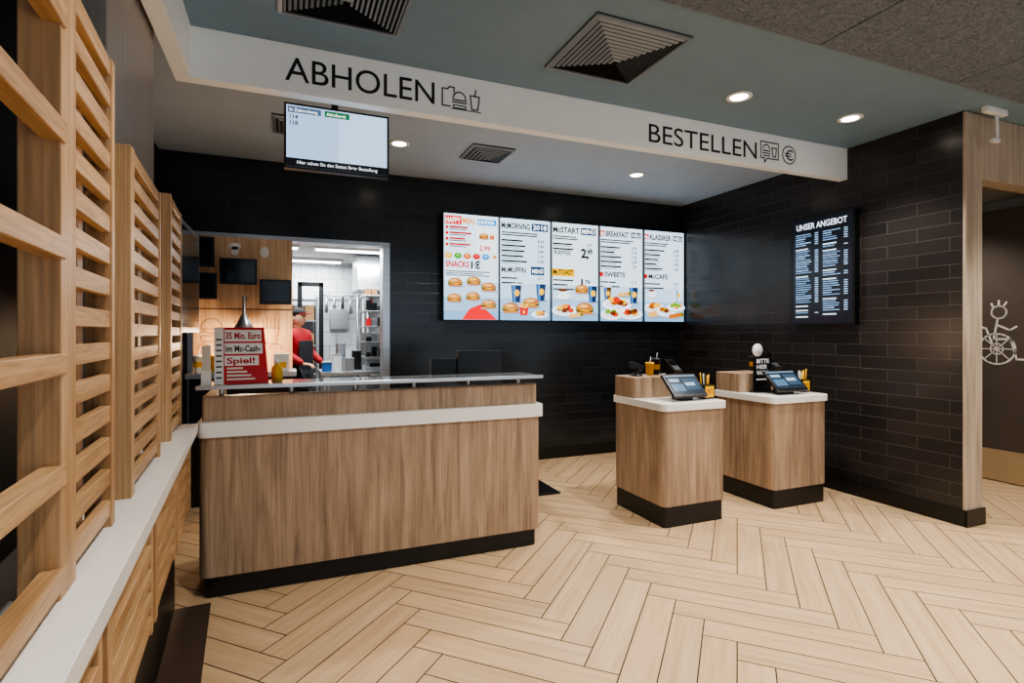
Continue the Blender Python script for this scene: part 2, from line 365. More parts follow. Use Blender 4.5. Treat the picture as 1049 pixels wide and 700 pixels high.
def scanner(x,y,z):
    b=B('barcode_scanner'); b.lathe([(.05,0),(.05,.012),(.02,.02),(.014,.06)],x,y,z,'black_plastic'); b.box(-.06,.06,-.025,.025,-.02,.025,'black_plastic',Matrix.Translation((x,y,z+.075))@Matrix.Rotation(.3,4,'Y')); b.done(.006)
scanner(2.6,3.66,RZ)
def terminal(x,y,z):
    b=B('card_terminal'); M=Matrix.Translation((x,y,z+.065))@Matrix.Rotation(.6,4,'X'); b.box(-.04,.04,-.08,.08,-.015,.02,'black_plastic',M); b.box(-.03,.03,0,.06,.02,.022,'screen_glass_off',M)
    for i in range(3):
        for j in range(3): b.box(-.028+i*.02,-.012+i*.02,-.065+j*.02,-.052+j*.02,.02,.025,'grey_metal',M)
    b.box(-.03,.03,-.03,.05,.001,.06,'black_plastic',Matrix.Translation((x,y,z))); b.done(.003)
terminal(2.93,3.62,RZ); terminal(4.03,3.62,RZ)
def caddy(x,y,z,s=1):
    b=B('straw_caddy'); b.box(x-.05*s,x+.05*s,y-.04,y+.04,z+.001,z+.11,'black_plastic'); c=Canvas(b,(x-.05*s,y-.0405,z),(1,0,0),(0,0,1),'printed'); c.rect(.008,.015,.1*s-.008,.1,'#f0b41a'); c.ring(.035*s,.04,.012,.005,'#c21f24',2,a0=0,a1=180,n=8,ry=.035); c.ring(.062*s,.04,.012,.005,'#c21f24',2,a0=0,a1=180,n=8,ry=.035)
    for i in range(7):
        dx=random.uniform(-.03,.03)*s;dy=random.uniform(-.02,.02); b.tube((x+dx,y+dy,z+.02),(x+dx*1.5,y+dy*1.4,z+.17+random.uniform(0,.03)),.004,random.choice(['yellow_plastic','white_plastic','yellow_plastic','black_plastic']),6)
    b.done()
caddy(2.985,3.3,HT); caddy(4.09,3.36,HT,.9)
def cup(x,y,z,mat,h=.12,r=.035,name='drink_cup'):
    z+=.001
    b=B(name); b.lathe([(r*.75,0),(r,h),(r*1.08,h),(r*1.08,h+.008),(r*.9,h+.014)],x,y,z,mat); b.lathe([(r*.86,h*.35),(r*.955,h*.7),(r*.96,h*.7)],x,y,z,'yellow_plastic'); b.tube((x,y,z+h),(x+.012,y,z+h+.06),.003,'white_plastic',6); b.done()
cup(2.84,3.72,RZ,'black_plastic'); cup(2.76,3.7,RZ,'yellow_plastic',.09)
cup(3.93,3.74,RZ,'black_plastic')
b=B('counter_info_sign'); b.box(3.655,3.855,3.47,3.48,HT+.001,1.23,'black_plastic'); b.box(3.64,3.87,3.44,3.51,HT+.001,HT+.01,'black_plastic')
c=Canvas(b,(3.655,3.4695,HT),(1,0,0),(0,0,1),'printed'); c.text('BITTE',.03,.25,.035,'#f0f0f0',bold=.02,w=.14); c.text('HIER',.03,.2,.035,'#f0f0f0',bold=.02,w=.12); c.text('WARTEN',.03,.15,.035,'#f0f0f0',bold=.02,w=.15); c.line([(.03,.11),(.17,.11)],.01,'#e8e8e8')
b.lathe([(.055,0),(.055,.006)],0,0,0,'white_plastic',24,Matrix.Translation((3.69,3.468,1.25))@Matrix.Rotation(math.pi/2,4,'X')); c.line([(.01,.37),(.06,.37)],.008,'#333333',12); c.line([(.01,.35),(.05,.35)],.008,'#333333',12); b.done()

# ------------------------------------------------------------ menu board
def burger(c,x,y,s,l=3):
    c.ell(x+.1*s,y-.14*s,s*1.15,.16*s,'#7d93a6',l)
    c.ell(x,y+.33*s,s*.95,.6*s,'#8f4d18',l+1,0,180,14); c.ell(x-.03*s,y+.36*s,s*.86,.5*s,'#bd7530',l+2,0,180,14); c.ell(x-.15*s,y+.58*s,s*.5,.2*s,'#dba55c',l+3)
    for i in range(6): c.ell(x+random.uniform(-.55,.5)*s,y+random.uniform(.5,.72)*s,.045*s,.03*s,'#f2d9a4',l+4,n=6)
    c.poly([(x-s*1.02,y+.25*s),(x-.6*s,y+.2*s),(x-.2*s,y+.26*s),(x+.3*s,y+.2*s),(x+.7*s,y+.26*s),(x+1.03*s,y+.24*s),(x+.96*s,y+.37*s),(x-.96*s,y+.37*s)],'#4c8f1f',l+5)
    c.rect(x-s*.93,y+.08*s,x+s*.93,y+.24*s,'#351608',l+3); c.poly([(x-s*.85,y+.24*s),(x+s*.75,y+.24*s),(x+.2*s,y+.08*s)],'#f0a400',l+6); c.rect(x-.7*s,y+.3*s,x+.8*s,y+.37*s,'#b91f12',l+6)
    c.poly([(x-s*.92,y+.08*s),(x-s*.78,y-.16*s),(x+s*.78,y-.16*s),(x+s*.92,y+.08*s)],'#b8722e',l+3)
def drink(c,x,y,s,col='#1d3f66',l=3):
    c.ell(x+.05*s,y,.5*s,.12*s,'#7d93a6',l)
    c.poly([(x-.3*s,y),(x+.3*s,y),(x+.42*s,y+1.3*s),(x-.42*s,y+1.3*s)],col,l+1); c.poly([(x-.22*s,y+.02*s),(x-.05*s,y+.02*s),(x-.08*s,y+1.28*s),(x-.33*s,y+1.28*s)],'#3f78b4',l+2); c.rect(x-.46*s,y+1.3*s,x+.46*s,y+1.42*s,'#e4edf3',l+2); c.ell(x+.05*s,y+.7*s,.22*s,.26*s,'#f0b81d',l+3); c.line([(x,y+1.4*s),(x+.12*s,y+1.85*s)],.06*s,'#f2f2f2',l+2)
def fries(c,x,y,s,l=3):
    for i in range(8):
        a=x-.42*s+i*.11*s; c.poly([(a,y+.5*s),(a+.08*s,y+.5*s),(a+.1*s,y+(1.0+.25*random.random())*s),(a+.0*s,y+1.0*s)],random.choice(['#f0b62f','#d99c20','#f6cf58']),l+i%3)
    c.poly([(x-.35*s,y),(x+.35*s,y),(x+.47*s,y+.75*s),(x+.1*s,y+.62*s),(x-.47*s,y+.75*s)],'#c40c16',l+4); c.ell(x,y+.3*s,.13*s,.15*s,'#f4b20f',l+5)
def plate(c,x,y,s,l=3):
    c.ell(x+.04*s,y-.05*s,s*1.03,.4*s,'#7d93a6',l); c.ell(x,y,s,.38*s,'#eef2f5',l+1); c.ell(x,y+.02*s,.78*s,.28*s,'#ccd6de',l+2)
    for i in range(8): c.ell(x+random.uniform(-.5,.5)*s,y+.1*s+random.uniform(-.1,.2)*s,.24*s,.16*s,random.choice(['#a1500f','#d98a22','#66290c','#649a1c','#e6b030','#c92a12']),l+3+i)
def coffee(c,x,y,s,l=3):
    c.ell(x,y,.8*s,.2*s,'#7d93a6',l); c.ell(x,y+.04*s,.75*s,.17*s,'#f4f6f8',l+1); c.poly([(x-.3*s,y+.05*s),(x+.3*s,y+.05*s),(x+.45*s,y+.65*s),(x-.45*s,y+.65*s)],'#e9edf0',l+2); c.ell(x,y+.65*s,.45*s,.13*s,'#5f3012',l+3); c.ring(x+.5*s,y+.38*s,.14*s,.06*s,'#e9edf0',l+2,n=10)
def wrap(c,x,y,s,l=3,col='#dba65c'):
    c.ell(x,y-.1*s,1.0*s,.15*s,'#7d93a6',l); c.poly([(x-.9*s,y),(x-.7*s,y-.15*s),(x+.8*s,y+.1*s),(x+.9*s,y+.4*s),(x+.6*s,y+.5*s),(x-.8*s,y+.25*s)],col,l+1); c.ell(x+.78*s,y+.28*s,.2*s,.25*s,'#4c8f1f',l+2); c.ell(x+.8*s,y+.28*s,.13*s,.16*s,'#a03612',l+3)
def para(c,x,y,w,n,col='#3a4148',l=3,h=.008,g=.02):
    for i in range(n): c.rect(x,y-i*g,x+w*random.uniform(.6,1),y-i*g+h,col,l)
b=B('menu_board'); MX0,MX1,MZ0,MZ1=1.457,4.495,1.523,2.620; pw=(MX1-MX0)/5; ph=MZ1-MZ0
b.box(MX0,MX1,5.345,YB-.003,MZ0,MZ1,'black_plastic')
for i in range(5):
    c=Canvas(b,(MX0+i*pw,5.345,MZ0),(1,0,0),(0,0,1),'screen_image',.0006); w=pw
    bg=['#d3e6f3','#c9e1f2','#d6e6ef','#cfe2f0','#cbdfee'][i]
    c.rect(.006,.008,w-.006,ph-.008,bg,1); c.rect(.006,.008,w-.006,.40,'#b2cde0',2); c.rect(.006,.008,w-.006,.24,'#93b7d3',3); c.rect(.006,.008,w-.006,.1,'#7ba5c6',4)
    if i==0:
        c.rect(.02,ph-.115,.2,ph-.03,'#d3121a',3); c.text('HAPPY',.03,ph-.1,.055,'#ffffff',4,w=.16,bold=.02); c.text('MEAL',.21,ph-.1,.06,'#e28a00',4,w=.14,bold=.03); c.rect(.37,ph-.105,.58,ph-.045,'#0f86c8',3); c.text('KINDER',.38,ph-.092,.036,'#ffffff',4,w=.18,bold=.015)
        for r_ in range(4):
            y=ph-.165-r_*.058; c.rect(.03,y,.06,y+.03,'#c4121a',4); c.rect(.07,y+.012,.07+random.uniform(.16,.25),y+.03,'#b0141c',4); c.rect(.07,y-.006,.25,y+.004,'#3b434b',4)
        c.rect(.36,ph-.39,.575,ph-.14,'#e8f1f7',5); burger(c,.44,ph-.24,.055,6); fries(c,.53,ph-.25,.055,8); c.text('2,99',.39,ph-.37,.05,'#c9141a',14,bold=.03)
        for j in range(6): c.ell(.06+j*.1,ph-.435,.04,.03,['#e0a51a','#2f9122','#c95c12','#bf1118','#2a7fc0','#e8e2d8'][j],5); c.ell(.06+j*.1,ph-.43,.02,.014,['#f3d06a','#7ac04a','#efa060','#e8484a','#7bbdf0','#a8733a'][j],6)
        c.text('SNACKS',.03,ph-.55,.06,'#c0060e',5,w=.25,bold=.035); c.text('1€',.3,ph-.56,.075,'#080a0c',5,bold=.035); para(c,.03,ph-.6,.5,3,h=.01,l=5)
        burger(c,.13,.36,.08,5); burger(c,.33,.38,.08,5); burger(c,.12,.2,.08,14); burger(c,.32,.22,.08,14); burger(c,.49,.32,.085,22); burger(c,.49,.14,.085,32); c.poly([(.2,.01),(.58,.01),(.4,.17),(.28,.12)],'#dc0a14',24)
    else:
        T=[None,('McMORNING','2018','McMUFFIN','MENÜ'),('McSTART','MENÜ','McTOAST',''),('BREAKFAST','','SWEETS',''),('KLASSIKER','','McCAFE','')][i]
        xs=.03 if i<3 else .1
        c.text(T[0],xs,ph-.115,.062,'#060708',5,w=.33 if i<3 else .31,bold=.03)
        if i>2: c.rect(.02,ph-.115,.085,ph-.055,'#c4121a',4); c.text('Mc',.028,ph-.105,.038,'#ffffff',6,w=.05,bold=.02)
        if T[1]: c.rect(.38,ph-.125,.575,ph-.045,'#16365c',3); c.text(T[1],.395,ph-.108,.048,'#ffffff',6,w=.165,bold=.02)
        if i>2: c.rect(.44,ph-.115,.58,ph-.05,'#223c58',3); c.text('NEU',.455,ph-.102,.038,'#ffffff',6,w=.11,bold=.02)
        para(c,.03,ph-.165,.45,2,'#14181c',h=.013,g=.025,l=5)
        for r_ in range(5):
            if i==2 and r_>1: break
            y=ph-.25-r_*.055; c.rect(.03,y,.03+random.uniform(.16,.3),y+.018,'#14191e',5); c.text('%d,%d9'%(random.randint(1,5),random.randint(0,9)),.45,y,.032,'#060809',5,bold=.02); c.rect(.03,y-.018,.24,y-.01,'#5d6770',5)
        if i==2:
            c.text('2,',.38,ph-.38,.1,'#060809',5,bold=.04); c.text('49',.46,ph-.34,.05,'#060809',5,bold=.03); c.text('KAFFEE',.05,ph-.36,.045,'#14181c',5,bold=.02)
        if i==2: c.rect(.015,ph-.6,.3,ph-.515,'#f0b400',5)
        c.text(T[2],.08 if i in(3,4) else .03,ph-.58,.056,'#060708',8,w=.28 if i!=2 else .25,bold=.03)
        if i in (3,4): c.rect(.02,ph-.58,.065,ph-.53,'#c4121a',5)
        if i==2: c.text('1',.38,ph-.72,.1,'#060809',5,bold=.04); c.text('79',.43,ph-.68,.05,'#060809',5,bold=.03)
        if T[3]: c.rect(.37,ph-.6,.53,ph-.51,'#16365c',5); c.text(T[3],.385,ph-.58,.045,'#ffffff',8,w=.13,bold=.02)
        for r_ in range(2 if i!=2 else 3):
            y=ph-.65-r_*.05; c.rect(.03,y,.03+random.uniform(.16,.3),y+.016,'#14191e',5)
            if i!=2: c.text('%d,%d9'%(random.randint(1,5),random.randint(0,9)),.45,y,.03,'#060809',5,bold=.02)
        if i==1: drink(c,.2,.2,.14,'#0b2650',5); drink(c,.49,.22,.14,'#0b2650',5); burger(c,.37,.16,.1,14); burger(c,.13,.1,.1,24); fries(c,.28,.06,.12,34); plate(c,.47,.07,.1,34)
        if i==2: burger(c,.39,.33,.09,5); drink(c,.53,.22,.14,'#0b2650',5); coffee(c,.15,.26,.13,5); plate(c,.17,.12,.16,14); burger(c,.42,.1,.12,26); wrap(c,.3,.05,.1,36)
        if i==3: drink(c,.12,.24,.12,'#53300f',5); plate(c,.25,.2,.2,10); drink(c,.47,.22,.14,'#0b2650',22); plate(c,.17,.08,.15,26); plate(c,.43,.09,.16,28); wrap(c,.33,.3,.1,38)
        if i==4: plate(c,.16,.17,.15,6); wrap(c,.2,.08,.15,18); plate(c,.33,.12,.14,22); plate(c,.47,.18,.13,34); drink(c,.5,.25,.11,'#e8edf0',46); wrap(c,.46,.06,.12,46,'#b5651f'); coffee(c,.12,.31,.1,10)
    b.box(MX0+i*pw-.004,MX0+i*pw+.004,5.31,5.346,MZ0,MZ1,'black_plastic')
b.done()
# ------------------------------------------------------------ right wall screen
b=B('price_list_screen'); b.box(4.445,XR-.001,3.144,3.77,1.467,2.461,'black_plastic')
c=Canvas(b,(4.445,3.77,1.467),(0,-1,0),(0,0,1),'screen_image',.0008); w,h=.626,.994
c.rect(.02,.02,w-.02,h-.02,'#060b14',1); c.text('UNSER ANGEBOT',.06,h-.11,.055,'#dfe9f5',3,w=.5,bold=.015)
for col in range(2):
    y=h-.16; x=.05+col*.28
    while y>.08:
        if random.random()<.14: y-=.02; c.rect(x,y,x+.13,y+.012,'#c8d8e8',2)
        else:
            c.rect(x,y,x+random.uniform(.08,.17),y+.008,random.choice(['#7797bb','#6684a5','#93b0ce']),2); c.rect(x+.2,y,x+.235,y+.008,'#9ab6d2',2)
        y-=.0195
b.done()
# ------------------------------------------------------------ status monitor
b=B('order_status_monitor'); x0,x1,z0,z1,y=-.013,.58,2.345,2.72,3.37
b.box(x0,x1,y,y+.05,z0,z1,'black_plastic'); b.tube((.27,y+.08,2.5),(.27,y+.08,2.96),.02,'black_plastic'); b.box(.2,.34,y+.05,y+.1,2.45,2.6,'black_plastic')
c=Canvas(b,(x0,y,z0),(1,0,0),(0,0,1),'screen_image',.0008); w,h=x1-x0,z1-z0
c.rect(.012,.012,w-.012,h-.012,'#93aecb',1); c.rect(.3,.06,w-.012,h-.012,'#a3bdd8',2); c.rect(.012,.012,w-.012,.06,'#0b0d12',2); c.text('Hier sehen Sie den Status Ihrer Bestellung',.07,.028,.02,'#dfe6ee',3,w=w-.14)
c.rect(.02,h-.055,.2,h-.02,'#3f506a',3); c.text('In Zubereitung',.03,h-.047,.018,'#ffffff',4,w=.15); c.rect(.22,h-.055,.36,h-.02,'#125a34',3); c.text('Abholbereit',.23,h-.047,.018,'#ffffff',4,w=.11)
c.text('114',.03,h-.09,.024,'#0a0c10',3,bold=.02); c.text('118',.03,h-.125,.024,'#0a0c10',3,bold=.02)
b.done()

# ------------------------------------------------------------ slatted partition (runs slightly oblique to the counter)
ang=math.atan(.063)
M0=Matrix.Translation((-.41,3.03,0))@Matrix.Rotation(ang,4,'Z')
b=B('slatted_partition')
def panel(y0,y1,z0,z1,pitch,th,xo=-.07,dp=.055,post=.05,m1='slat_oak_y',m2='slat_oak_z'):
    b.box(xo-dp,xo,y0,y0+post,z0,z1,m2,M0); b.box(xo-dp,xo,y1-post*.5,y1,z0,z1,m2,M0)
    z=z1-th
    while z>z0-.001:
        b.box(xo-dp*.45,xo-.004,y0+post,y1-post*.5,z,z+th,m1,M0); z-=pitch
    b.box(xo-dp-.02,xo-dp*.45,(y0+y1)/2-.02,(y0+y1)/2+.02,z0,z1,m2,M0)
panel(1.835-3.03,2.43-3.03,.93,1.93,.072,.038)
panel(2.735-3.03,3.19-3.03,.93,2.0,.072,.038,post=.045)
panel(1.215-3.03,1.617-3.03,.93,2.06,.076,.04,post=.06)
ya,yb=-2.6,-1.83
b.box(-.13,-.07,yb-.02,yb+.03,.93,2.3,'slat_oak_z',M0)
for z in (.95,1.13,1.325,1.53,1.735,1.94,2.14): b.box(-.10,-.066,ya,yb,z,z+.038,'slat_oak_y',M0)
for y_ in (-2.55,-2.9): b.box(-.14,-.10,y_,y_+.05,.93,2.3,'slat_oak_z',M0)
for z in (.95,1.05,1.15,1.25,1.35,1.45,1.55,1.65,1.75,1.85,1.95,2.05): b.box(-.20,-.175,ya,yb-.25,z,z+.03,'slat_oak_y',M0)
b.box(-.23,.0,-3.3,.19,.885,.93,'white_solid_surface',M0)
for y0_,y1_ in ((-3.2,-2.45),(-2.4,-1.75),(-1.7,-1.1),(-1.05,-.5),(-.45,.16)):
    b.box(-.085,-.03,y0_,y0_+.045,.5,.885,'slat_oak_z',M0); b.box(-.085,-.03,y1_-.03,y1_,.5,.885,'slat_oak_z',M0)
    z=.84
    while z>.49: b.box(-.055,-.03,y0_+.04,y1_-.03,z-.035,z,'slat_oak_y',M0); z-=.07
b.box(-.2,-.1,-3.3,.16,0,.885,'black_plinth',M0)
b.done(.002)
b=B('floor_edge_strip'); b.box(-.1,.06,-3.3,.15,0,.008,'floor_strip',M0); b.done()
b=B('steel_column'); b.box(-.66,-.555,2.2,2.9,0,2.99,'column_steel'); b.done(.004)
b=B('side_display'); b.box(-.6,-.55,3.42,4.25,1.4,2.05,'black_plastic'); b.box(-.549,-.5485,3.45,4.22,1.43,2.02,'screen_glass_off'); b.tube((-.6,3.8,1.72),(XL+.003,3.8,1.72),.025,'black_plastic'); b.box(XL+.003,XL+.02,3.7,3.9,1.62,1.82,'black_plastic'); b.done(.003)

# ------------------------------------------------------------ stuff on pickup counter
b=B('promotion_table_sign'); Ms=Matrix.Translation((-.36,3.33,1.118))@Matrix.Rotation(.12,4,'Z')
b.add([(0,0,0),(.27,0,0),(.25,.05,.31),(.0,.05,.31),(0,.12,0),(.27,.12,0)],[(0,1,2,3),(3,2,5,4),(1,5,2),(0,3,4)],'red_card',M=Ms)
o_=Ms@Vector((0,-.001,0)); u_=Ms.to_3x3()@Vector((1,0,0)); v_=Ms.to_3x3()@Vector((0,.05,.31))
c=Canvas(b,o_,u_,v_,'printed'); c.rect(.0,.0,.045,.31,'#f2f0ea',1); c.rect(.05,.235,.235,.3,'#f2f0ea',2); c.text('35 Mio. Euro',.055,.25,.036,'#b01c22',3,w=.175,bold=.03); c.rect(.05,.165,.24,.225,'#f2f0ea',2); c.text('im Mc-Cash-',.055,.178,.034,'#1a1a1a',3,w=.175,bold=.03); c.rect(.05,.1,.22,.155,'#f2f0ea',2); c.text('Spiel!',.06,.112,.032,'#b01c22',3,w=.14,bold=.03)
for i in range(4): c.rect(.06,.02+i*.02,.2-.02*i,.03+i*.02,'#e9e1d4',2)
for i in range(8): c.rect(.008,.03+i*.03,.036,.04+i*.03,'#55565a',2)
b.done()
b=B('leaflet_holder'); b.box(-.415,-.37,3.26,3.31,1.118,1.2,'white_plastic'); b.box(-.412,-.373,3.27,3.3,1.2,1.33,'printed',col=lin('#d6d0c6')); b.done(.002)
def bottle(x,y,z,mat,cap,h=.16,r=.03):
    b=B('sauce_bottle'); b.lathe([(r,0),(r,h*.65),(r*.4,h*.8),(r*.4,h*.85)],x,y,z,mat); b.lathe([(r*.45,h*.85),(r*.45,h*.97),(r*.2,h)],x,y,z,cap); b.done()
# ------------------------------------------------------------ staff POS monitor
b=B('cash_register_monitor'); b.box(1.2,1.57,3.98,4.02,1.0,1.26,'black_plastic'); b.prism([(1.33,3.99),(1.45,3.99),(1.45,4.06),(1.33,4.06)],.95,1.1,'black_plastic'); b.box(1.0,1.2,3.99,4.03,1.05,1.2,'black_plastic'); b.box(1.0,1.6,3.95,4.35,.9,.95,'steel'); b.box(1.05,1.55,3.97,4.33,0,.9,'black_plinth'); b.done(.006)
# ------------------------------------------------------------ back pick-up station in the pass
b=B('oak_wall_panel')
b.box(OX0+.03,.05,5.36,5.40,1.05,2.24,'kitchen_oak'); b.box(OX0+.03,.05,5.36,5.40,0,1.05,'counter_oak_vertical')
c=Canvas(b,(0,5.359,0),(1,0,0),(0,0,1),'printed'); D='#7a5436'
c.ell(-.42,2.16,.05,.03,'#f3efe6'); c.ell(-.18,2.12,.035,.05,'#f3efe6'); c.ell(-.42,2.12,.03,.04,'#f3efe6')
c.rect(OX0+.04,1.6,.045,1.612,'#6b4a30')
c.ring(-.6,1.44,.08,.007,D,a0=0,a1=180,n=12); c.line([(-.7,1.43),(-.5,1.43)],.007,D); c.line([(-.7,1.4),(-.66,1.41),(-.6,1.39),(-.54,1.41),(-.5,1.4)],.007,D); c.line([(-.69,1.37),(-.51,1.37),(-.53,1.32),(-.67,1.32),(-.69,1.37)],.007,D)
c.line([(-.42,1.5),(-.3,1.5),(-.32,1.3),(-.4,1.3),(-.42,1.5)],.007,D); c.line([(-.36,1.5),(-.33,1.57)],.007,D)
c.line([(-.2,1.44),(-.06,1.44),(-.09,1.3),(-.17,1.3),(-.2,1.44)],.007,D)
for q in range(5): c.line([(-.19+q*.03,1.44),(-.195+q*.033,1.52+.02*(q%2))],.006,D)
for q in range(4): c.ring(-.66+q*.19,1.25,.05,.006,D,a0=0,a1=180,n=8)
b.done()
b=B('pickup_shelf_counter'); b.box(OX0+.03,.08,4.95,5.355,1.03,1.07,'steel'); b.box(OX0+.05,.06,4.98,5.355,0,1.03,'black_plinth'); b.done(.003)
def kmon(x0,x1,z0,z1):
    b=B('kitchen_order_monitor'); b.box(x0,x1,5.17,5.2,z0,z1,'black_plastic'); b.box(x0+.015,x1-.015,5.168,5.17,z0+.02,z1-.015,'screen_glass_off'); xm=(x0+x1)/2; b.box(xm-.03,xm+.03,5.2,5.355,(z0+z1)/2-.03,(z0+z1)/2+.03,'black_plastic'); b.done(.003)
kmon(-.522,-.235,1.81,2.03); kmon(-.215,.04,1.645,1.86); kmon(-.71,-.54,1.68,1.9); kmon(-.73,-.56,1.95,2.2)
b=B('heat_lamp'); b.lathe([(.09,0),(.095,.01),(.05,.09),(.02,.15),(.012,.16),(.012,.3)],-.33,5.1,1.40,'steel'); b.lathe([(.05,0),(.05,.01)],-.33,5.1,1.405,'heat_glow'); b.tube((-.33,5.1,1.70),(-.33,5.355,1.70),.012,'steel'); ob=b.done()
l=bpy.data.lights.new('heat_bulb','POINT'); l.energy=26; l.color=(1,.7,.45); l.shadow_soft_size=.06; o=bpy.data.objects.new('heat_bulb_source',l); o.location=(-.33,5.05,1.34); C.collection.objects.link(o); o.parent=ob
for i,(x,mat) in enumerate(((-.66,'white_plastic'),(-.56,'yellow_plastic'),(-.46,'red_card'),(-.2,'yellow_plastic'),(-.26,'white_plastic'))): cup(x,5.05+.05*(i%2),1.07,mat,.13,.04)
bottle(-.05,3.45,1.118,'yellow_plastic','white_plastic',.12,.03)
b=B('napkin_dispenser'); b.box(-.1,.02,5.0,5.12,1.071,1.22,'white_plastic'); b.box(-.08,.0,4.997,5.0,1.1,1.15,'yellow_plastic'); b.done(.004)

# ------------------------------------------------------------ kitchen
YK=8.6
b=B('wall_kitchen_back'); b.box(XL,2.6,YK,YK+.1,0,2.6,'kitchen_tile'); b.done()
b=B('wall_kitchen_right'); b.box(2.4,2.5,YB+.14,YK,0,2.6,'kitchen_tile'); b.done()
b=B('ceiling_kitchen'); b.box(XL,2.6,YB+.14,YK+.1,2.45,2.55,'ceiling_kitchen_paint'); b.done()
for x,y in ((.75,7.0),(.3,8.2),(.8,6.1),(-.3,7)):
    b=B('fluorescent_lamp'); b.box(x-.45,x+.45,y-.07,y+.07,2.41,2.448,'white_plastic'); b.box(x-.42,x+.42,y-.05,y+.05,2.395,2.41,'tube_glow'); ob=b.done(.003)
    l=bpy.data.lights.new('tube','AREA'); l.shape='RECTANGLE'; l.size=.8; l.size_y=.1; l.energy=27; l.color=(.95,.98,1); o=bpy.data.objects.new('tube_source',l); o.location=(x,y,2.38); C.collection.objects.link(o); o.parent=ob
b=B('prep_table'); b.box(.35,1.5,6.35,6.95,.92,.96,'steel'); 
for x,y in ((.39,6.4),(1.46,6.4),(.39,6.9),(1.46,6.9)): b.tube((x,y,0),(x,y,.92),.02,'steel')
b.box(.38,1.47,6.38,6.92,.2,.22,'steel'); b.done(.003)
b=B('food_rack')
for x in (.85,1.3):
    for y in (6.5,6.9): b.tube((x,y,.96),(x,y,1.85),.012,'steel')
for z in (1.1,1.28,1.46,1.64,1.82): b.box(.83,1.32,6.48,6.92,z,z+.015,'steel')
for z in (1.115,1.295,1.475,1.655,1.835):
    for x in (.88,.95,1.03,1.11,1.2): b.box(x-.03,x+.03,6.49,6.62,z,z+random.uniform(.05,.13),random.choice(['steel','white_plastic','cardboard','grey_metal','black_plastic','black_plastic','red_card']))
b.done(.003)
b=B('extractor_hood'); b.prism([(7.2,1.95),(8.0,1.95),(7.8,2.4),(7.3,2.4)],.85,1.9,'steel',Matrix(((0,0,1,0),(1,0,0,0),(0,1,0,0),(0,0,0,1)))); b.done(.004)
b=B('kitchen_grill'); b.box(.95,1.8,7.2,7.8,0,.95,'steel'); b.box(1.0,1.75,7.25,7.75,.95,1.0,'black_plastic'); b.box(.95,1.8,7.7,7.82,.95,1.4,'steel'); b.tube((1.0,7.18,.85),(1.75,7.18,.85),.015,'steel'); b.done(.004)
b=B('kitchen_shelf_unit'); 
for x in (-.1,.38): b.box(x,x+.03,8.1,8.55,0,1.9,'steel')
for z in (.3,.8,1.2,1.55,1.85): b.box(-.1,.41,8.1,8.55,z,z+.02,'steel')
for z in (.82,1.22,1.57):
    for x in (-.04,.1,.24): b.box(x,x+.12,8.15,8.4,z,z+random.uniform(.1,.22),random.choice(['cardboard','white_plastic','black_plastic']))
b.done(.003)
b=B('door_2'); b.box(.14,.2,8.05,8.09,0,2.1,'black_plastic'); b.box(.42,.48,8.05,8.09,0,2.1,'black_plastic'); b.box(.14,.48,8.05,8.09,2.04,2.1,'black_plastic'); b.done(.003)
b=B('kitchen_sink_unit'); b.box(.53,.93,8.1,8.55,.0,.9,'steel'); b.box(.57,.88,8.09,8.1,.1,.85,'grey_metal'); b.tube((.7,8.5,.9),(.7,8.5,1.25),.015,'steel'); b.tube((.7,8.5,1.25),(.7,8.25,1.2),.013,'steel'); b.box(.6,.85,8.5,8.59,1.45,1.75,'steel'); b.done(.004)
b=B('wall_utensil_rail'); b.tube((.5,8.55,1.95),(1.3,8.55,1.95),.012,'steel')
for x in (.55,.66,.78,.9,1.02,1.2): b.tube((x,8.53,1.95),(x,8.53,1.95-random.uniform(.15,.3)),.012,random.choice(['steel','black_plastic','red_card']),8,.03)
b.done()
b=B('service_pipes'); 
for x,m_ in ((1.0,'steel'),(1.08,'white_plastic'),(1.15,'steel')): b.tube((x,8.5,0),(x,8.5,2.44),.025,m_)
b.done()
for x,y,m_,hh in ((.42,6.45,'blue_plastic',.1),(.54,6.6,'white_plastic',.18),(.66,6.45,'steel',.14),(.77,6.7,'black_plastic',.22),(.6,6.82,'steel',.3)):
    b=B('food_container'); b.prism(rrect(x-.05,x+.05,y-.06,y+.06,.015,4),.961,.96+hh,m_); b.prism(rrect(x-.055,x+.055,y-.065,y+.065,.015,4),.96+hh,.97+hh,'steel'); b.done()

